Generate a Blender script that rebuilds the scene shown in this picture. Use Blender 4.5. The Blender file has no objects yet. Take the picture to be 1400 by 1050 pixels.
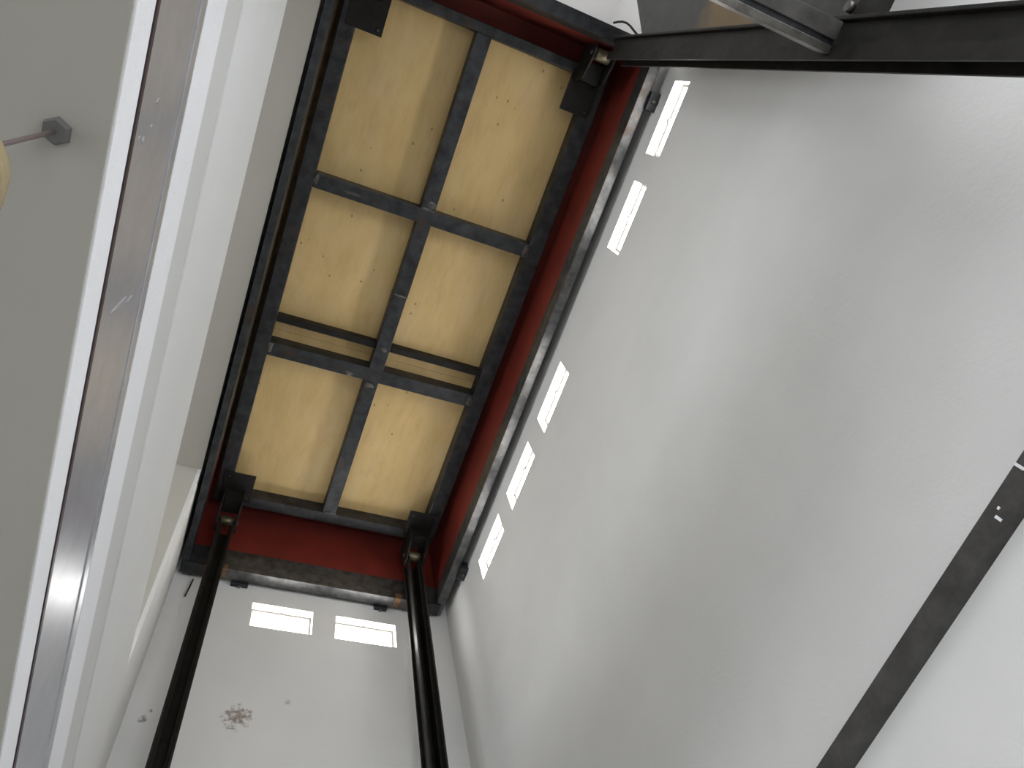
import bpy, bmesh, math, random
from mathutils import Matrix, Vector

random.seed(7)
scn = bpy.context.scene
COL = scn.collection

# ------------------------------------------------------------------ camera
# Axes: x to the right wall, y along the lift platform to the end wall, z up.
CZ = 1.60                       # eye height above the floor
FPX = 1022.55                   # focal length in pixels of a 1400 px wide frame
R = ((0.919771, -0.345490, -0.186165),
     (0.252959, 0.884575, -0.391841),
     (0.300054, 0.313311, 0.901001))
cam_d = bpy.data.cameras.new('camera')
cam_d.sensor_fit = 'HORIZONTAL'
cam_d.sensor_width = 36.0
cam_d.lens = FPX / 1400.0 * 36.0
cam_d.clip_start = 0.02
cam = bpy.data.objects.new('camera', cam_d)
COL.objects.link(cam)
m = Matrix.Identity(4)
for i in range(3):
    m[i][0], m[i][1], m[i][2] = R[0][i], -R[1][i], -R[2][i]
m[2][3] = CZ
cam.matrix_world = m
scn.camera = cam

# ------------------------------------------------------------------ world, exposure
world = bpy.data.worlds.new('overcast_sky')
scn.world = world
world.use_nodes = True
bg = world.node_tree.nodes['Background']
bg.inputs['Color'].default_value = (0.93, 0.96, 1.0, 1)
bg.inputs['Strength'].default_value = 2.2
PANE_STRENGTH = 6.5
vs = scn.view_settings
vs.view_transform = 'Standard'
vs.look = 'None'
vs.gamma = 1.0
vs.use_curve_mapping = False
vs.exposure = 1.08


def portal(name, loc, rot, sx, sy):
    """marks an opening for the sky sampler; gives off no light of its own"""
    d = bpy.data.lights.new(name, 'AREA')
    d.shape = 'RECTANGLE'
    d.size, d.size_y = sx, sy
    d.cycles.is_portal = True
    o = bpy.data.objects.new(name, d)
    o.location, o.rotation_euler = loc, rot
    COL.objects.link(o)


# ------------------------------------------------------------------ key planes (metres)
XR = 1.605          # right wall face
YE = 3.33           # end wall face
XL = -0.243         # slab edge / left face of the shaft
ZC1 = CZ + 0.998    # ceiling of the lower room
ZS = CZ + 1.592     # top of the slab edge
ZPAR = CZ + 2.66    # top of the parapet
ZC2 = CZ + 4.30     # ceiling of the upper room
YU = 2.571          # end wall of the upper room
ZTOP = CZ + 5.70    # ceiling of the shaft
YN = -1.50          # near wall of the shaft
YB, XW = -4.2, -5.0  # back and far left walls of the rooms
ZP = CZ + 4.70      # underside of the platform frame
ZF = CZ + 4.25      # underside of the outer frame
DX0, DX1, DZ1 = XL + 0.06, XR - 0.06, CZ + 2.55   # unseen door opening added behind the camera to light the lift bay
ZW0, ZW1 = CZ + 3.907, CZ + 4.107


# ------------------------------------------------------------------ materials
def new_mat(name):
    mt = bpy.data.materials.new(name)
    mt.use_nodes = True
    nt = mt.node_tree
    b = nt.nodes['Principled BSDF']
    return mt, nt, b


def nd(nt, typ, **kw):
    n = nt.nodes.new(typ)
    for k, v in kw.items():
        if k.startswith('i_'):
            n.inputs[k[2:].replace('_', ' ')].default_value = v
        else:
            setattr(n, k, v)
    return n


def ramp(nt, fac, stops):
    r = nt.nodes.new('ShaderNodeValToRGB')
    e = r.color_ramp.elements
    e[0].position, e[0].color = stops[0][0], (*stops[0][1], 1)
    e[1].position, e[1].color = stops[-1][0], (*stops[-1][1], 1)
    for p, c in stops[1:-1]:
        x = e.new(p)
        x.color = (*c, 1)
    nt.links.new(fac, r.inputs['Fac'])
    return r.outputs['Color']


def mapped(nt, scale=(1, 1, 1), obj=False):
    if obj:
        src = nt.nodes.new('ShaderNodeTexCoord').outputs['Object']
    else:
        src = nt.nodes.new('ShaderNodeNewGeometry').outputs['Position']
    mp = nd(nt, 'ShaderNodeMapping')
    mp.inputs['Scale'].default_value = scale
    nt.links.new(src, mp.inputs['Vector'])
    return mp.outputs['Vector']


def noise(nt, vec, scale, detail=4, rough=0.55):
    n = nd(nt, 'ShaderNodeTexNoise')
    n.inputs['Scale'].default_value = scale
    n.inputs['Detail'].default_value = detail
    n.inputs['Roughness'].default_value = rough
    nt.links.new(vec, n.inputs['Vector'])
    return n.outputs['Fac']


def bump(nt, b, height, strength, dist):
    bp = nd(nt, 'ShaderNodeBump')
    bp.inputs['Strength'].default_value = strength
    bp.inputs['Distance'].default_value = dist
    nt.links.new(height, bp.inputs['Height'])
    nt.links.new(bp.outputs['Normal'], b.inputs['Normal'])


def mixc(nt, fac, a, c):
    mx = nt.nodes.new('ShaderNodeMix')
    mx.data_type = 'RGBA'
    nt.links.new(fac, mx.inputs[0])
    for s, v in ((6, a), (7, c)):
        if isinstance(v, tuple):
            mx.inputs[s].default_value = (*v, 1)
        else:
            nt.links.new(v, mx.inputs[s])
    return mx.outputs[2]


def mathn(nt, op, a, b_=None, clamp=False):
    n = nt.nodes.new('ShaderNodeMath')
    n.operation = op
    n.use_clamp = clamp
    for i, v in enumerate((a, b_)):
        if v is None:
            continue
        if isinstance(v, (int, float)):
            n.inputs[i].default_value = v
        else:
            nt.links.new(v, n.inputs[i])
    return n.outputs[0]


def plaster(name, c, rough=0.85, amp=0.04, spots=(), bump_s=0.16):
    """painted plaster; spots = stains (centre, radius, colour) that sit on the paint"""
    mt, nt, b = new_mat(name)
    v = mapped(nt)
    big = noise(nt, v, 1.6, 3)
    lo = tuple(x * (1 - amp) for x in c)
    hi = tuple(min(1, x * (1 + amp)) for x in c)
    colr = ramp(nt, big, [(0.3, lo), (0.7, hi)])
    fine = noise(nt, v, 70, 6, 0.65)
    for cen, rad, sc in spots:
        geo = nt.nodes.new('ShaderNodeNewGeometry').outputs['Position']
        d = nt.nodes.new('ShaderNodeVectorMath')
        d.operation = 'DISTANCE'
        nt.links.new(geo, d.inputs[0])
        d.inputs[1].default_value = cen
        dd = mathn(nt, 'DIVIDE', d.outputs['Value'], rad)
        nn = noise(nt, v, 2.4 / rad, 6, 0.7)
        f = mathn(nt, 'SUBTRACT', mathn(nt, 'MULTIPLY', nn, 3.6), mathn(nt, 'ADD', dd, 1.05))
        f = mathn(nt, 'MULTIPLY', f, 1.8, True)
        colr = mixc(nt, mathn(nt, 'MULTIPLY', f, 0.8), colr, sc)
    nt.links.new(colr, b.inputs['Base Color'])
    b.inputs['Roughness'].default_value = rough
    bump(nt, b, mathn(nt, 'ADD', fine, mathn(nt, 'MULTIPLY', noise(nt, v, 9, 3), 1.5)), bump_s, 0.006)
    return mt


def steel(name, c0, c1, rough=(0.35, 0.6), metal=0.7, rust=0.0, rust_at=None, spec=0.5):
    mt, nt, b = new_mat(name)
    b.inputs['Specular IOR Level'].default_value = spec
    v = mapped(nt)
    n1 = noise(nt, v, 14, 6, 0.65)
    colr = ramp(nt, n1, [(0.3, c0), (0.7, c1)])
    if rust > 0:
        n2 = noise(nt, v, 5, 6, 0.7)
        f = ramp(nt, n2, [(0.62 - rust * 0.2, (0, 0, 0)), (0.72 - rust * 0.2, (1, 1, 1))])
        bw = nt.nodes.new('ShaderNodeRGBToBW')
        nt.links.new(f, bw.inputs[0])
        colr = mixc(nt, mathn(nt, 'MULTIPLY', bw.outputs[0], 0.6), colr, (0.09, 0.05, 0.028))
    if rust_at:
        geo = nt.nodes.new('ShaderNodeNewGeometry').outputs['Position']
        for cen, rad in rust_at:
            d = nt.nodes.new('ShaderNodeVectorMath')
            d.operation = 'DISTANCE'
            nt.links.new(geo, d.inputs[0])
            d.inputs[1].default_value = cen
            nn = noise(nt, v, 12, 5, 0.7)
            f = mathn(nt, 'SUBTRACT', mathn(nt, 'ADD', nn, 0.55), mathn(nt, 'DIVIDE', d.outputs['Value'], rad))
            f = mathn(nt, 'MULTIPLY', f, 2.0, True)
            colr = mixc(nt, f, colr, (0.17, 0.115, 0.055))
    nt.links.new(colr, b.inputs['Base Color'])
    b.inputs['Metallic'].default_value = metal
    rr = nd(nt, 'ShaderNodeMapRange')
    rr.inputs['To Min'].default_value, rr.inputs['To Max'].default_value = rough
    nt.links.new(noise(nt, v, 6, 4), rr.inputs['Value'])
    nt.links.new(rr.outputs[0], b.inputs['Roughness'])
    bump(nt, b, noise(nt, v, 90, 4), 0.12, 0.002)
    return mt


M = {}
M['wall'] = plaster('painted_plaster', (0.78, 0.775, 0.76), spots=())
M['wall_end'] = plaster('painted_plaster_stained', (0.78, 0.775, 0.76), spots=(
    ((0.29, YE, CZ + 3.17), 0.10, (0.20, 0.12, 0.085)),
    ((-0.153, YE, CZ + 3.09), 0.030, (0.12, 0.10, 0.09)),
    ((-0.128, YE, CZ + 3.15), 0.016, (0.12, 0.10, 0.09)),
    ((0.553, YE, CZ + 3.32), 0.028, (0.45, 0.43, 0.41))))
M['white'] = plaster('fresh_white_plaster', (0.88, 0.88, 0.90), amp=0.02, bump_s=0.35)
M['parapet'] = plaster('parapet_paint', (0.76, 0.76, 0.75), amp=0.02)
M['band'] = plaster('greyer_band_plaster', (0.64, 0.635, 0.62), amp=0.02)  # strip a tone greyer than the parapet above it
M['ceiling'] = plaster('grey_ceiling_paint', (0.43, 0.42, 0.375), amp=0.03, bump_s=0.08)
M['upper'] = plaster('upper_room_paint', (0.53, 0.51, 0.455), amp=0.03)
M['floor'] = plaster('grey_cement_floor', (0.33, 0.32, 0.30), rough=0.6, amp=0.1)
M['steel'] = steel('dark_mill_steel', (0.026, 0.028, 0.031), (0.078, 0.081, 0.087), rust=0.25)
M['steel_bare'] = steel('bare_frame_steel', (0.07, 0.072, 0.075), (0.20, 0.20, 0.20), rough=(0.3, 0.5), metal=0.75, rust=0.35)
M['post'] = steel('blackened_post_steel', (0.008, 0.0075, 0.007), (0.024, 0.022, 0.020), rough=(0.42, 0.7), metal=0.1, spec=0.25)
M['galv'] = steel('galvanised_steel', (0.46, 0.47, 0.50), (0.56, 0.57, 0.61), rough=(0.27, 0.38), metal=0.6)
M['sheet'] = steel('grey_steel_sheet', (0.045, 0.045, 0.042), (0.072, 0.07, 0.066), rough=(0.45, 0.6), metal=0.4,
                   rust_at=[((1.262, -0.68, CZ + 2.95), 0.33)])
M['weld'] = steel('weld_metal', (0.07, 0.066, 0.06), (0.21, 0.20, 0.185), rough=(0.25, 0.5), metal=0.8)
M['primer'] = steel('orange_rust_weld', (0.10, 0.055, 0.03), (0.30, 0.16, 0.07), rough=(0.6, 0.8), metal=0.1)
M['rusty'] = steel('rusty_brown_steel', (0.075, 0.05, 0.028), (0.19, 0.135, 0.07), rough=(0.45, 0.6), metal=0.3)
M['gap_shadow'] = steel('flange_gap_shadow', (0.030, 0.016, 0.020), (0.05, 0.028, 0.032), metal=0.1)  # dark colour paints the gap shadow line along the channel's lower edge
M['rail'] = steel('brown_grey_rail_steel', (0.045, 0.043, 0.041), (0.10, 0.096, 0.09), rough=(0.4, 0.6), metal=0.4)
M['brass'] = steel('yellowed_roller', (0.13, 0.11, 0.06), (0.24, 0.21, 0.14), rough=(0.3, 0.45), metal=0.6)


def red_oxide():
    mt, nt, b = new_mat('red_oxide_paint')
    v = mapped(nt)
    c = ramp(nt, noise(nt, v, 4, 5), [(0.3, (0.15, 0.019, 0.012)), (0.7, (0.215, 0.026, 0.015))])
    nt.links.new(c, b.inputs['Base Color'])
    b.inputs['Roughness'].default_value = 0.55
    return mt


def plywood():
    mt, nt, b = new_mat('plywood')
    v = mapped(nt, (3.2, 1.0, 1.0))
    g1 = noise(nt, v, 2.2, 6, 0.6)
    c = ramp(nt, g1, [(0.2, (0.62, 0.43, 0.175)), (0.5, (0.71, 0.51, 0.225)), (0.8, (0.76, 0.57, 0.28))])
    v2 = mapped(nt, (34, 2.0, 1))
    fine = noise(nt, v2, 3.0, 4)
    c = mixc(nt, mathn(nt, 'MULTIPLY', mathn(nt, 'SUBTRACT', fine, 0.45, True), 0.45), c, (0.46, 0.28, 0.12))
    mid = noise(nt, mapped(nt, (7, 2.2, 1)), 2.0, 6, 0.7)
    c = mixc(nt, mathn(nt, 'MULTIPLY', mathn(nt, 'SUBTRACT', mid, 0.5, True), 1.6), c, (0.50, 0.30, 0.135))
    blot = noise(nt, mapped(nt, (1.0, 0.8, 1)), 3.1, 4, 0.6)
    c = mixc(nt, mathn(nt, 'MULTIPLY', mathn(nt, 'SUBTRACT', blot, 0.5, True), 1.2), c, (0.74, 0.56, 0.36))
    # small dark knots and dirt specks
    vo = nd(nt, 'ShaderNodeTexVoronoi')
    vo.inputs['Scale'].default_value = 13
    nt.links.new(mapped(nt, (1, 0.7, 1)), vo.inputs['Vector'])
    patch = noise(nt, mapped(nt), 2.3, 2)
    sp = mathn(nt, 'MULTIPLY', mathn(nt, 'LESS_THAN', vo.outputs['Distance'], 0.085),
               mathn(nt, 'GREATER_THAN', patch, 0.50))
    c = mixc(nt, mathn(nt, 'MULTIPLY', sp, 0.6), c, (0.13, 0.08, 0.04))
    nt.links.new(c, b.inputs['Base Color'])
    b.inputs['Roughness'].default_value = 0.6
    bump(nt, b, fine, 0.1, 0.002)
    return mt


def flat(name, c, rough=0.5, metal=0.0):
    mt, nt, b = new_mat(name)
    n = noise(nt, mapped(nt), 25, 3)
    nt.links.new(ramp(nt, n, [(0.3, tuple(x * 0.88 for x in c)), (0.7, c)]), b.inputs['Base Color'])
    b.inputs['Roughness'].default_value = rough
    b.inputs['Metallic'].default_value = metal
    return mt


def lit_pane():
    mt, nt, b = new_mat('daylit_frosted_glass')
    b.inputs['Base Color'].default_value = (0.9, 0.92, 0.93, 1)
    b.inputs['Roughness'].default_value = 0.4
    b.inputs['Emission Color'].default_value = (1.0, 0.985, 0.955, 1)
    b.inputs['Emission Strength'].default_value = PANE_STRENGTH
    return mt


M['red'] = red_oxide()
M['smear'] = flat('dried_plaster', (0.36, 0.36, 0.365), 0.9)
M['ply'] = plywood()
M['pane'] = lit_pane()
M['wframe'] = flat('grey_window_frame', (0.30, 0.28, 0.25))
M['latch'] = flat('grey_latch', (0.25, 0.24, 0.22), 0.4, 0.5)
M['black'] = flat('black_rubber', (0.015, 0.015, 0.016))
M['shade'] = flat('beige_lamp_shade', (0.34, 0.27, 0.15), 0.45)
M['shade_in'] = flat('dark_green_lamp_lining', (0.08, 0.085, 0.04), 0.5)
M['rod'] = flat('brown_lamp_rod', (0.20, 0.155, 0.15), 0.4, 0.4)
M['canopy'] = flat('grey_lamp_canopy', (0.16, 0.16, 0.155), 0.5, 0.3)
M['bulb'] = flat('unlit_bulb_glass', (0.7, 0.68, 0.62), 0.2)


# ------------------------------------------------------------------ builders
def link(name, me, mat, parent=None, loc=(0, 0, 0)):
    o = bpy.data.objects.new(name, me)
    COL.objects.link(o)
    if mat is not None and me is not None:
        me.materials.clear()
        me.materials.append(M[mat])
    if parent is not None:
        o.parent = parent
        pl = Vector((0, 0, 0))
        p = parent
        while p is not None:
            pl += p.location
            p = p.parent
        o.location = Vector(loc) - pl
    else:
        o.location = loc
    return o


def from_bm(name, bm, mat, parent=None, loc=(0, 0, 0), smooth=False):
    me = bpy.data.meshes.new(name)
    bmesh.ops.recalc_face_normals(bm, faces=bm.faces[:])
    bm.to_mesh(me)
    bm.free()
    if smooth:
        for p in me.polygons:
            p.use_smooth = True
    return link(name, me, mat, parent, loc)


def add_box(bm, x0, x1, y0, y1, z0, z1):
    vs_ = [bm.verts.new((x, y, z)) for x in (x0, x1) for y in (y0, y1) for z in (z0, z1)]
    for f in ((0, 1, 3, 2), (4, 6, 7, 5), (0, 4, 5, 1), (2, 3, 7, 6), (0, 2, 6, 4), (1, 5, 7, 3)):
        bm.faces.new([vs_[i] for i in f])


def box(name, x0, x1, y0, y1, z0, z1, mat, parent=None, bevel=0.0):
    """one box in world metres; its origin sits at its centre"""
    c = ((x0 + x1) / 2, (y0 + y1) / 2, (z0 + z1) / 2)
    bm = bmesh.new()
    hx, hy, hz = (x1 - x0) / 2, (y1 - y0) / 2, (z1 - z0) / 2
    add_box(bm, -hx, hx, -hy, hy, -hz, hz)
    if bevel > 0:
        bmesh.ops.bevel(bm, geom=bm.edges[:], offset=bevel, segments=2, affect='EDGES', profile=0.6)
    return from_bm(name, bm, mat, parent, c)


def prism(name, pts, axis, a0, a1, mat, parent=None, bevel=0.0):
    """polygon extruded along an axis; pts are in the other two axes, in order"""
    bm = bmesh.new()
    def P(u, v, a):
        return {'x': (a, u, v), 'y': (u, a, v), 'z': (u, v, a)}[axis]
    n = len(pts)
    lo = [bm.verts.new(P(u, v, a0)) for u, v in pts]
    hi = [bm.verts.new(P(u, v, a1)) for u, v in pts]
    bm.faces.new(lo)
    bm.faces.new(hi[::-1])
    for i in range(n):
        bm.faces.new((lo[i], lo[(i + 1) % n], hi[(i + 1) % n], hi[i]))
    if bevel > 0:
        bmesh.ops.bevel(bm, geom=bm.edges[:], offset=bevel, segments=1, affect='EDGES')
    c = Vector((0, 0, 0))
    for v in bm.verts:
        c += v.co
    c /= len(bm.verts)
    for v in bm.verts:
        v.co -= c
    return from_bm(name, bm, mat, parent, c)


def lathe(name, prof, mat, parent, loc, seg=28, axis='z'):
    bm = bmesh.new()
    rings = []
    for r, z in prof:
        ring = []
        for k in range(seg):
            a = 2 * math.pi * k / seg
            p = (r * math.cos(a), r * math.sin(a), z)
            if axis == 'x':
                p = (p[2], p[0], p[1])
            elif axis == 'y':
                p = (p[0], p[2], p[1])
            ring.append(bm.verts.new(p))
        rings.append(ring)
    for a, b in zip(rings, rings[1:]):
        for k in range(seg):
            bm.faces.new((a[k], a[(k + 1) % seg], b[(k + 1) % seg], b[k]))
    bm.faces.new(rings[0][::-1])
    bm.faces.new(rings[-1])
    o = from_bm(name, bm, mat, parent, loc)
    for p in o.data.polygons:
        p.use_smooth = len(p.vertices) == 4
    return o


def tube(name, pts, r, mat, parent=None, seg=8):
    """round wire along points (world metres)"""
    bm = bmesh.new()
    pts = [Vector(p) for p in pts]
    rings = []
    for i, p in enumerate(pts):
        t = (pts[min(i + 1, len(pts) - 1)] - pts[max(i - 1, 0)]).normalized()
        u = t.orthogonal().normalized() if i == 0 else (u - t * u.dot(t)).normalized()
        w = t.cross(u)
        rings.append([bm.verts.new(p - pts[0] + (u * math.cos(2 * math.pi * k / seg) + w * math.sin(2 * math.pi * k / seg)) * r)
                      for k in range(seg)])
    for a, b in zip(rings, rings[1:]):
        for k in range(seg):
            bm.faces.new((a[k], a[(k + 1) % seg], b[(k + 1) % seg], b[k]))
    bm.faces.new(rings[0][::-1])
    bm.faces.new(rings[-1])
    return from_bm(name, bm, mat, parent, pts[0], smooth=True)


def empty(name, loc):
    o = bpy.data.objects.new(name, None)
    o.location = loc
    o.empty_display_size = 0.1
    COL.objects.link(o)
    return o


def tag(o, label, cat, group=None):
    o['label'] = label
    o['category'] = cat
    if group:
        o['group'] = group
    return o


def struct(o, label=None, cat=None):
    o['kind'] = 'structure'
    if label:
        o['label'] = label
    if cat:
        o['category'] = cat
    return o


def holed_wall(name, axis, face, back, u0, u1, z0, z1, holes, mat):
    """wall slab with rectangular openings; axis = the wall's normal axis"""
    us = sorted({u0, u1, *[h[0] for h in holes], *[h[1] for h in holes]})
    zs = sorted({z0, z1, *[h[2] for h in holes], *[h[3] for h in holes]})
    bm = bmesh.new()
    cache = {}
    def V(a, u, z):
        k = (a, u, z)
        if k not in cache:
            cache[k] = bm.verts.new((a, u, z) if axis == 'x' else (u, a, z))
        return cache[k]
    def solid(i, j):
        if not (0 <= i < len(us) - 1 and 0 <= j < len(zs) - 1):
            return False
        cu, cz = (us[i] + us[i + 1]) / 2, (zs[j] + zs[j + 1]) / 2
        return not any(h[0] < cu < h[1] and h[2] < cz < h[3] for h in holes)
    for i in range(len(us) - 1):
        for j in range(len(zs) - 1):
            if not solid(i, j):
                continue
            a, b_, c, d = us[i], us[i + 1], zs[j], zs[j + 1]
            for f in (face, back):
                bm.faces.new((V(f, a, c), V(f, b_, c), V(f, b_, d), V(f, a, d)))
            for (di, dj, p, q) in ((-1, 0, (a, c), (a, d)), (1, 0, (b_, c), (b_, d)),
                                   (0, -1, (a, c), (b_, c)), (0, 1, (a, d), (b_, d))):
                if not solid(i + di, j + dj):
                    bm.faces.new((V(face, *p), V(face, *q), V(back, *q), V(back, *p)))
    return from_bm(name, bm, mat)


# ------------------------------------------------------------------ the building
T = 0.16
RW = [(-0.487, -0.089), (0.067, 0.465), (1.204, 1.605), (1.769, 2.164), (2.320, 2.708)]   # y spans, right wall
EW = [(0.266, 0.656), (0.806, 1.215)]                                                   # x spans, end wall
EZ0, EZ1 = CZ + 3.886, CZ + 4.100
struct(holed_wall('wall_right', 'x', XR, XR + T, YN - T, YE + T, 0.0, ZTOP,
                  [(a, b, ZW0, ZW1) for a, b in RW], 'wall'))
struct(holed_wall('wall_end', 'y', YE, YE + T, XW - T, XR, 0.0, ZTOP,
                  [(a, b, EZ0, EZ1) for a, b in EW], 'wall_end'))
struct(box('wall_near', XW - T, XL - T, YB - T, YB, 0.0, ZC2, 'wall'))
struct(box('wall_partition', XL - T, XL, YB - T, YN - T, 0.0, ZTOP, 'wall'))
struct(holed_wall('wall_left', 'x', XW, XW - T, YB, YE, 0.0, ZC2,
                  [(-3.4, 2.0, CZ + 2.45, CZ + 4.15), (-3.4, 2.6, CZ - 0.9, CZ + 0.75)], 'wall'))  # unseen window openings, added to bring daylight onto the right wall
struct(box('floor', XW - T, XR, YB - T, YE, -0.12, 0.0, 'floor'))
# ceiling of the lower room, in front of the shaft and beside it
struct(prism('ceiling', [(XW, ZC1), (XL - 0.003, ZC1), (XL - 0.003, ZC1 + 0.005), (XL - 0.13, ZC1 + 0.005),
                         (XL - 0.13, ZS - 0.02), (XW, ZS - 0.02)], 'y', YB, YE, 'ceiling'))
# upper room: floor slab is the same slab; its end wall, ceiling and back wall
struct(box('wall_upper_end', XW, XL - 0.02, YU, YU + T, ZS - 0.02, ZC2, 'upper'))
struct(box('ceiling.002', XW, XL, YB, YU + T, ZC2, ZC2 + 0.12, 'upper'))
# shaft: return beside the end wall, wall above the upper ceiling, near wall, top
struct(box('wall_return', XL - 0.02, XL, YU, YE, ZS, ZTOP, 'wall'))
struct(box('wall_shaft_left', XL - T, XL, YN, YU, ZC2 + 0.12, ZTOP, 'wall'))
struct(holed_wall('wall_shaft_near', 'y', YN, YN - T, XL - T, XR, 0.0, ZTOP,
                  [(DX0, DX1, 0.0, DZ1), (DX0, DX1, CZ + 4.9, CZ + 5.5)], 'wall'))  # unseen door and high opening, added to let sky light into the shaft
struct(box('ceiling.003', XL - T, XR + T, YN - T, YE + T, ZTOP, ZTOP + 0.12, 'wall'))
# slab edge: two plaster strips with the steel channel between them, parapet above
struct(box('trim_1', XL - 0.12, XL, YN, YE, ZC1 + 0.005, CZ + 1.086, 'white', bevel=0.002))
struct(box('trim_2', XL - 0.12, XL, YN, YE, CZ + 1.415, ZS, 'white', bevel=0.003))
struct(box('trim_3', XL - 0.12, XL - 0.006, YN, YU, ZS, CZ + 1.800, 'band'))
struct(box('wall_parapet', XL - 0.12, XL, YN, YU, CZ + 1.800, ZPAR, 'parapet', bevel=0.003))
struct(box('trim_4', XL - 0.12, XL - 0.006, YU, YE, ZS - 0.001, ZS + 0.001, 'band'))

portal('added_upper_portal', (XW - 0.02, -0.7, CZ + 3.30), (0, math.radians(-90), 0), 1.70, 5.4)
portal('added_lower_portal', (XW - 0.02, -0.4, CZ - 0.075), (0, math.radians(-90), 0), 1.65, 6.0)
portal('added_door_portal', ((DX0 + DX1) / 2, YN - T, DZ1 / 2), (math.radians(90), 0, 0), DX1 - DX0, DZ1)
portal('added_high_portal', ((DX0 + DX1) / 2, YN - T, CZ + 5.2), (math.radians(90), 0, 0), DX1 - DX0, 0.60)


# ------------------------------------------------------------------ windows
def window(n, axis, a0, a1, z0, z1):
    """small fixed light: frame ring, frosted pane and a latch, set 55 mm into the wall"""
    face = XR if axis == 'x' else YE
    f0, f1 = face + 0.055, face + 0.085
    mid = (a0 + a1) / 2
    e = struct(empty('window_%d' % n, (face + 0.07, mid, z0) if axis == 'x' else (mid, face + 0.07, z0)))
    def bx(name, u0, u1, w0, w1, q0, q1, mat):
        return box(name, *((w0, w1, u0, u1) if axis == 'x' else (u0, u1, w0, w1)), q0, q1, mat, e)
    t = 0.013
    bx('frame_rail', a0, a1, f0, f1, z0, z0 + t, 'wframe')
    bx('frame_rail', a0, a1, f0, f1, z1 - t, z1, 'wframe')
    bx('frame_stile', a0, a0 + t, f0, f1, z0 + t, z1 - t, 'wframe')
    bx('frame_stile', a1 - t, a1, f0, f1, z0 + t, z1 - t, 'wframe')
    bx('pane', a0 + t, a1 - t, f0 + 0.012, f0 + 0.018, z0 + t, z1 - t, 'pane')
    bx('latch', mid - 0.012, mid + 0.012, f0 - 0.012, f0, z1 - t - 0.012, z1 - t + 0.004, 'latch')


k = 1
for a, b in RW:
    window(k, 'x', a, b, ZW0, ZW1)
    k += 1
for a, b in EW:
    window(k, 'y', a, b, EZ0, EZ1)
    k += 1

# ------------------------------------------------------------------ steel channel in the slab edge
ec = tag(empty('edge_channel', (XL - 0.05, 0.9, CZ + 1.09)),
         'long shiny galvanised steel channel set between two white plaster strips of the floor edge', 'beam')
z0, z1 = CZ + 1.0945, CZ + 1.415
box('web', XL - 0.05, XL - 0.004, YN, YE, z0 + 0.004, z1 - 0.045, 'galv', ec)
box('lower_flange', XL - 0.11, XL + 0.002, YN, YE, CZ + 1.0865, CZ + 1.0985, 'gap_shadow', ec)
box('upper_flange', XL - 0.11, XL - 0.001, YN, YE, z1 - 0.044, z1 - 0.001, 'galv', ec, bevel=0.003)

# thin dried plaster smears left on the channel
for yy, zz, sy, sz in ((0.472, 1.225, 0.007, 0.052), (0.483, 1.292, 0.004, 0.020),
                       (0.205, 1.170, 0.006, 0.010), (0.200, 1.145, 0.005, 0.006), (0.152, 1.212, 0.005, 0.005), (0.188, 1.205, 0.004, 0.006)):
    bm = bmesh.new()
    bmesh.ops.create_icosphere(bm, subdivisions=2, radius=1.0)
    for v in bm.verts:
        j = 1 + random.uniform(-0.35, 0.25)
        v.co = Vector((v.co.x * 0.0012, v.co.y * sy * j, v.co.z * sz * j))
    from_bm('plaster_smear', bm, 'smear', ec, (XL - 0.004, yy, CZ + zz))

# ------------------------------------------------------------------ square rail on the right wall
wr = tag(empty('wall_rail', (1.581, 1.4, CZ + 1.158)),
         'dark square steel rail running level along the big white wall', 'rail')
box('tube', 1.557, XR, -0.44, YE - 0.005, CZ + 1.158, CZ + 1.209, 'rail', wr)
for yy, zz, w in ((0.285, 1.183, 0.025), (0.405, 1.161, 0.018), (0.386, 1.180, 0.006)):
    box('paint_splash', 1.5555, 1.5572, yy, yy + 0.007, CZ + zz, CZ + zz + w, 'white', wr)

# ------------------------------------------------------------------ outer frame of the lift opening
FX0, FX1, FY0, FY1 = -0.219, 1.550, -0.628, 3.303      # outer edges
IX0, IX1, IY0, IY1 = -0.176, 1.490, -0.556, 3.222      # inner edges
ZB, ZSK = CZ + 4.455, CZ + 5.00
fr = tag(empty('shaft_frame', ((FX0 + FX1) / 2, (FY0 + FY1) / 2, ZF)),
         'rectangular dark steel frame with red oxide skirt panels fixed around the lift platform', 'frame')
box('side_beam', FX0, IX0, FY0, FY1, ZF, ZB, 'steel', fr, bevel=0.004)
ZBR = CZ + 4.385
box('side_beam', IX1, FX1, FY0, FY1, ZF, ZBR, 'steel_bare', fr, bevel=0.004)
box('end_beam', IX0, IX1, IY1, FY1, ZF, ZB, 'steel_bare', fr, bevel=0.004)
box('end_beam', IX0, IX1, FY0, IY0, ZF, ZB, 'steel', fr, bevel=0.004)
s = 0.006
box('skirt_panel', IX0 - s - 0.008, IX0 - s, IY0, 2.60, ZB, ZSK, 'rusty', fr)
box('skirt_panel', IX0 - s - 0.008, IX0 - s, 2.604, IY1 + s, ZB, ZSK, 'red', fr)
box('skirt_panel', IX1 + s, IX1 + s + 0.008, IY0, IY1 + s, ZBR, ZSK, 'red', fr)
box('skirt_panel', IX0 - 0.014, IX1 + 0.014, IY1 + s, IY1 + s + 0.008, ZB, ZSK, 'red', fr)
box('skirt_panel', IX0 - 0.014, IX1 + 0.014, IY0 - s - 0.008, IY0 - s, ZB, ZSK, 'red', fr)

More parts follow.
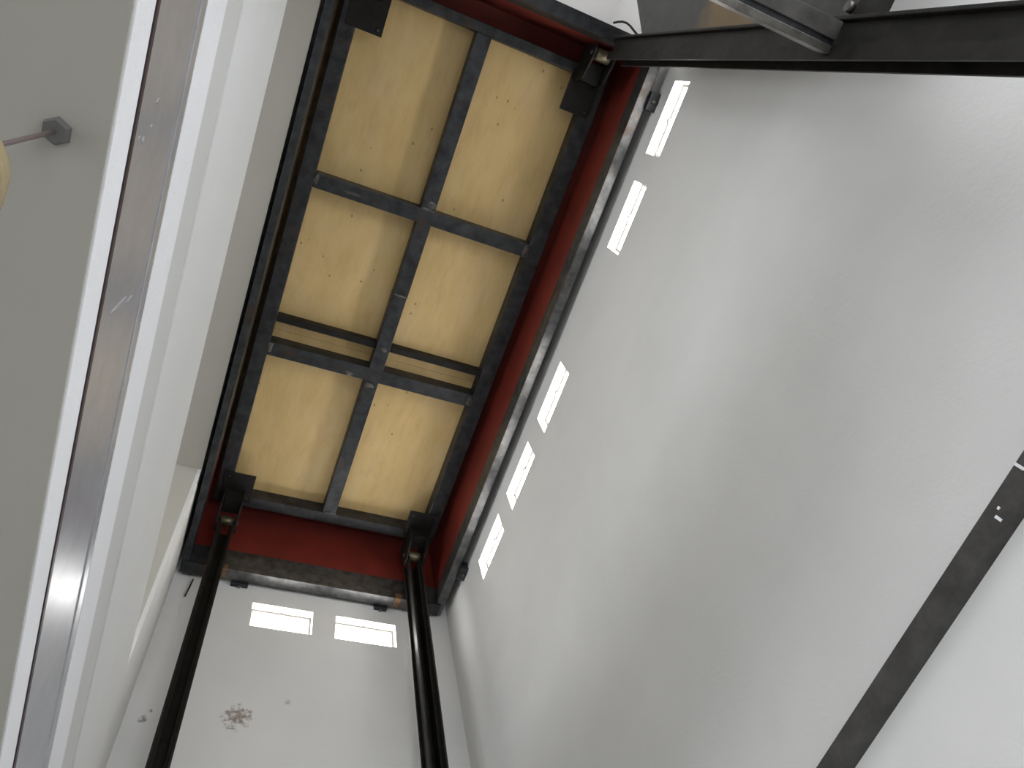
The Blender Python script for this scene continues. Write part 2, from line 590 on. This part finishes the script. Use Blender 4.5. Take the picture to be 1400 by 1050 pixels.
zl0, zl1 = ZSK + 0.001, ZSK + 0.007
box('ledge_plate', IX0 - 0.012, 0.30, IY0 - 0.012, -0.30, zl0, zl1, 'red', fr)
box('ledge_plate', 0.301, IX1 + 0.012, IY0 - 0.012, -0.30, zl0, zl1, 'red', fr)
box('ledge_plate', IX0 - 0.012, IX1 + 0.012, 2.90, IY1 + 0.012, zl0, zl1, 'red', fr)
box('ledge_plate', IX0 - 0.012, -0.05, -0.299, 2.899, zl0, zl1, 'rusty', fr)
box('ledge_plate', 1.32, IX1 + 0.012, -0.299, 2.899, zl0, zl1, 'red', fr)


def anchor(x0, x1, y0, y1):
    a = box('wall_anchor', x0, x1, y0, y1, ZF - 0.028, ZF + 0.05, 'steel', fr, bevel=0.003)
    lathe('bolt', [(0.011, -0.012), (0.011, 0.0), (0.006, 0.004)], 'weld', a,
          ((x0 + x1) / 2, (y0 + y1) / 2, ZF - 0.03), 6)


anchor(FX1 - 0.002, XR, -0.405, -0.305)
anchor(FX1 - 0.002, XR, 2.865, 2.965)
anchor(0.105, 0.215, FY1 - 0.002, YE)
anchor(1.065, 1.155, FY1 - 0.002, YE)
# orange weld spots where the far posts meet the frame
for x0, x1 in ((0.035, 0.062), (1.190, 1.234)):
    box('rusty_weld_patch', x0, x1, IY1 - 0.004, FY1 - 0.01, ZF - 0.006, ZF + 0.045, 'primer', fr, bevel=0.003)
box('corner_gusset', 1.36, IX1 + 0.03, IY1 - 0.01, FY1, ZF - 0.010, ZF + 0.0, 'steel', fr, bevel=0.002)
box('corner_gusset', FX0 + 0.02, -0.075, IY1 - 0.01, FY1, ZF - 0.010, ZF + 0.0, 'steel', fr, bevel=0.002)

# ------------------------------------------------------------------ lift platform
lp = tag(empty('lift_platform', (0.658, 1.3, ZP)),
         'lift platform seen from below, six plywood bays in a dark welded steel grid', 'platform')
D = 0.12
LX0, LX1, CX0, CX1, RX0, RX1 = -0.150, -0.056, 0.592, 0.686, 1.330, 1.434
NY0, NY1, FY_0, FY_1 = -0.434, -0.376, 2.947, 3.026
box('side_rail', LX0, LX1, NY0, FY_1, ZP, ZP + D, 'steel', lp, bevel=0.006)
box('side_rail', RX0, RX1, NY0, FY_1, ZP, ZP + D, 'steel', lp, bevel=0.006)
box('end_rail', LX1, RX0, NY0, NY1, ZP, ZP + D, 'steel', lp, bevel=0.005)
box('end_rail', LX1, RX0, FY_0, FY_1, ZP, ZP + D, 'steel', lp, bevel=0.005)
C1a, C1b, TH0, TH1, C2a, C2b = 0.680, 0.770, 1.620, 1.662, 1.790, 1.884
box('cross_bar', LX1, RX0, C1a, C1b, ZP - 0.002, ZP + D, 'steel', lp, bevel=0.006)
box('cross_bar', LX1, RX0, C2a, C2b, ZP - 0.002, ZP + D, 'steel', lp, bevel=0.006)
box('thin_cross_bar', LX1, CX0, TH0, TH1, ZP + 0.04, ZP + D, 'post', lp, bevel=0.003)
box('thin_cross_bar', CX1, RX0, TH0, TH1, ZP + 0.04, ZP + D, 'post', lp, bevel=0.003)
box('centre_rail', CX0, CX1, NY1, C1a, ZP, ZP + D, 'steel', lp, bevel=0.005)
box('centre_rail', CX0 + 0.003, CX1 + 0.003, C1b, 1.26, ZP, ZP + D, 'steel', lp, bevel=0.005)
box('centre_rail', CX0, CX1, 1.26, C2a, ZP - 0.004, ZP + D, 'steel', lp, bevel=0.005)
box('centre_rail', CX0 - 0.004, CX1 - 0.004, C2b, FY_0, ZP, ZP + D, 'steel', lp, bevel=0.005)
zq = ZP + D
for xa, xb in ((LX0 + 0.01, (CX0 + CX1) / 2 - 0.002), ((CX0 + CX1) / 2 + 0.002, RX1 - 0.01)):
    for ya, yb, dz in ((NY0 + 0.01, 0.723, 0.0), (0.727, 1.640, 0.003), (1.644, 1.738, 0.0),
                       (1.741, 1.836, 0.004), (1.840, FY_1 - 0.01, 0.001)):
        box('plywood_panel', xa, xb, ya, yb, zq + dz, zq + dz + 0.018, 'ply', lp)

# posts: x spans and the face that looks into the lift
PX = ((-0.070, 0.030), (1.240, 1.340))
PF, PN = 3.030, -0.463


def corner(px, far, plate_x, plate_y):
    """plate under the platform corner with a two-cheek clevis, roller and bolts"""
    pl = box('corner_plate', *plate_x, *plate_y, ZP - 0.013, ZP - 0.001, 'post', lp, bevel=0.002)
    sgn = 1 if far else -1
    yf = PF if far else PN
    ys = sorted((yf - sgn * 0.14, yf + sgn * 0.085))
    zb, zt = ZP - 0.245, ZP - 0.013
    for xc in (px[0] - 0.013, px[1] + 0.013):
        prism('clevis_cheek', [(ys[0], zt), (ys[1], zt), (ys[1] - (0 if far else 0.03), zb + 0.03), (yf + sgn * 0.06, zb),
                               (yf + sgn * 0.005, zb), (ys[0] + (0.03 if far else 0), zb + 0.06)] if far else
              [(ys[0], zt), (ys[1], zt), (ys[1] - 0.03, zb + 0.06), (yf + sgn * 0.005, zb), (yf + sgn * 0.06, zb), (ys[0], zb + 0.03)],
              'x', xc - 0.007, xc + 0.007, 'post', pl, bevel=0.002)
    box('clevis_block', px[0] - 0.004, px[1] + 0.004, *sorted((yf - sgn * 0.12, yf - sgn * 0.01)), ZP - 0.12, ZP - 0.014, 'post', pl, bevel=0.003)
    xm = (px[0] + px[1]) / 2
    yr = yf + sgn * 0.035
    zr = (ZP - 0.185) if far else ZP - 0.225
    lathe('roller', [(0.030, -0.046), (0.036, -0.040), (0.036, 0.040), (0.030, 0.046)], 'brass', pl, (xm, yr, zr + 0.028), 20, 'x')
    lathe('pin', [(0.013, -0.075), (0.013, 0.075)], 'weld', pl, (xm, yr, zr + 0.028), 12, 'x')
    for bxx, byy in ((plate_x[0] + 0.03, plate_y[0] + 0.03), (plate_x[1] - 0.03, plate_y[1] - 0.03)):
        lathe('bolt', [(0.006, -0.009), (0.011, -0.008), (0.011, 0.0)], 'steel', pl, (bxx, byy, ZP - 0.013), 6)


corner(PX[0], False, (LX1 - 0.06, 0.093), (-0.40, -0.150))
corner(PX[1], False, (1.203, RX0 + 0.06), (-0.40, -0.158))
corner(PX[0], True, (LX1 - 0.06, 0.088), (2.772, 2.985))
corner(PX[1], True, (1.192, RX0 + 0.06), (2.782, 2.985))


def weld(x, y, z, sx, sy, sz):
    bm = bmesh.new()
    bmesh.ops.create_icosphere(bm, subdivisions=2, radius=1.0)
    for v in bm.verts:
        j = 1 + random.uniform(-0.4, 0.3)
        v.co = Vector((v.co.x * sx * j, v.co.y * sy * j, v.co.z * sz * j))
    from_bm('weld_bead', bm, 'weld', lp, (x, y, z))


weld(0.655, C1a - 0.035, ZP - 0.001, 0.028, 0.022, 0.006)
weld(0.640, C1a - 0.002, ZP - 0.002, 0.045, 0.008, 0.005)
weld(0.640, 1.258, ZP - 0.002, 0.046, 0.010, 0.006)
weld(0.628, C2b + 0.030, ZP - 0.001, 0.030, 0.018, 0.005)
weld(0.650, TH0 + 0.02, ZP - 0.005, 0.022, 0.014, 0.005)
weld(0.480, C2b - 0.02, ZP - 0.003, 0.028, 0.014, 0.006)
weld(0.180, C1a + 0.05, ZP - 0.003, 0.055, 0.010, 0.004)
weld(RX0 - 0.01, C1a + 0.05, ZP - 0.002, 0.020, 0.035, 0.006)
weld(RX0 - 0.01, C2a + 0.05, ZP - 0.002, 0.022, 0.038, 0.006)
weld(LX1 + 0.01, C2a + 0.04, ZP - 0.002, 0.020, 0.035, 0.006)
weld(LX1 + 0.01, C1a + 0.04, ZP - 0.002, 0.016, 0.030, 0.005)
weld(0.640, FY_0 - 0.004, ZP - 0.002, 0.045, 0.010, 0.005)


# ------------------------------------------------------------------ four posts
def post(px, far, label, top):
    sgn = 1 if far else -1
    yf = PF if far else PN
    x0, x1 = px
    xm = (x0 + x1) / 2
    p = tag(empty('lift_post', (xm, yf + sgn * 0.06, 0.0)), label, 'post', 'lift posts at the platform corners')
    def bx(name, xa, xb, da, db, za, zb, mat='post', bev=0.003):
        ya, yb = sorted((yf + sgn * da, yf + sgn * db))
        return box(name, xa, xb, ya, yb, za, zb, mat, p, bev)
    # open channel facing the lift: two stepped side flanges and a back plate
    for xo, d in ((x0, 1), (x1, -1)):
        prism('side_flange', [(xo, yf), (xo + d * 0.010, yf), (xo + d * 0.010, yf + sgn * 0.036), (xo + d * 0.026, yf + sgn * 0.036),
                              (xo + d * 0.026, yf + sgn * 0.111), (xo + d * 0.018, yf + sgn * 0.111), (xo + d * 0.018, yf + sgn * 0.042),
                              (xo, yf + sgn * 0.042)], 'z', 0.012, top, 'post', p)
    bx('back_flange', x0, x1, 0.112, 0.124, 0.012, top)
    bp = bx('base_plate', x0 - 0.05, x1 + 0.05, -0.05, 0.17, 0.0, 0.012, 'steel')
    for bx_, dy in ((x0 - 0.025, -0.025), (x1 + 0.025, -0.025), (x0 - 0.025, 0.145), (x1 + 0.025, 0.145)):
        lathe('anchor_bolt', [(0.011, 0.0), (0.011, 0.010), (0.006, 0.012), (0.006, 0.025)], 'weld', bp, (bx_, yf + sgn * dy, 0.012), 6)


post(PX[0], True, 'black steel post up the stained end wall, under the platform corner by the parapet', ZP - 0.20)
post(PX[1], True, 'black steel post before the end wall, in the corner by the big windowed wall', ZP - 0.20)
post(PX[1], False, 'black steel post against the big windowed wall that carries the cross beam and steel sheet', ZF - 0.002)
post(PX[0], False, 'black steel post at the parapet end of the cross beam, away from the end wall', ZF - 0.002)

# ------------------------------------------------------------------ cross beam between the near posts
cb = tag(empty('cross_beam', (0.6, -0.515, CZ + 2.13)),
         'horizontal dark steel channel beam bridging the two posts away from the end wall', 'beam')
zc = CZ + 2.134
YF0 = PN - 0.0
bmx0, bmx1 = PX[0][1] + 0.001, PX[1][0] - 0.001
box('front_flange', bmx0, bmx1, -0.500, -0.478, zc, zc + 0.040, 'weld', cb, bevel=0.002)
box('sole_plate', bmx0, bmx1, -0.516, -0.500, zc + 0.006, zc + 0.040, 'steel', cb)
box('rear_angle', bmx0, bmx1, -0.566, -0.516, zc - 0.004, zc + 0.045, 'rail', cb, bevel=0.002)

# steel sheet standing beside the near right post
gp = tag(empty('guard_sheet', (1.262, -0.85, CZ + 2.14)),
         'grey steel sheet with a rusty patch and a slanted upper edge, beside a post', 'panel')
prism('sheet', [(-0.589, CZ + 2.14), (-1.10, CZ + 2.14), (-1.10, CZ + 4.70), (-0.589, CZ + 3.88)], 'x', 1.262, 1.266, 'sheet', gp)
lathe('bolt', [(0.016, -0.02), (0.016, 0.0)], 'weld', gp, (1.262, -0.615, CZ + 2.16), 8, 'x')
box('hinge_block', 1.258, 1.30, -0.66, -0.589, CZ + 2.04, CZ + 2.14, 'post', gp, bevel=0.003)

# ------------------------------------------------------------------ wires
tag(tube('electric_cable', [(1.215 + 0.02 * i + 0.0, -0.645 - 0.022 * math.sin(i * 0.62), ZF + 0.03 - 0.012 * i) for i in range(8)], 0.006, 'black'),
    'short black cable looping behind the frame corner above a post', 'cable')
tag(tube('loose_wire', [(-0.125, YE - 0.006, ZF - 0.03), (-0.130, YE - 0.008, ZF - 0.10), (-0.142, YE - 0.006, ZF - 0.20)], 0.005, 'black'),
    'thin dark wire end hanging on the end wall beside a post', 'wire')

# ------------------------------------------------------------------ pendant lamp in the lower room
LX, LY = -0.300, 0.195
pn = tag(empty('pendant_lamp', (LX, LY, ZC1)),
         'small beige pendant lamp hanging on a thin rod from the grey ceiling', 'lamp')
bm = bmesh.new()
bmesh.ops.create_cone(bm, cap_ends=True, segments=6, radius1=0.014, radius2=0.017, depth=0.012)
from_bm('canopy', bm, 'canopy', pn, (LX, LY, ZC1 - 0.006))
tube('rod', [(LX, LY, ZC1 - 0.01), (LX, LY, CZ + 0.75)], 0.0028, 'rod', pn)
K = 0.82
sh = lathe('lamp_shade', [(r * K, z) for r, z in (
    (0.012, 0.060), (0.030, 0.055), (0.062, 0.030), (0.078, -0.012), (0.080, -0.030), (0.077, -0.030),
    (0.074, -0.012), (0.058, 0.026), (0.028, 0.050), (0.010, 0.055))], 'shade', pn, (LX, LY, CZ + 0.700), 40)
lathe('bulb', [(0.010, 0.05), (0.012, 0.03), (0.026, 0.005), (0.028, -0.008), (0.018, -0.024), (0.004, -0.029)], 'bulb', sh, (LX, LY, CZ + 0.700), 20)
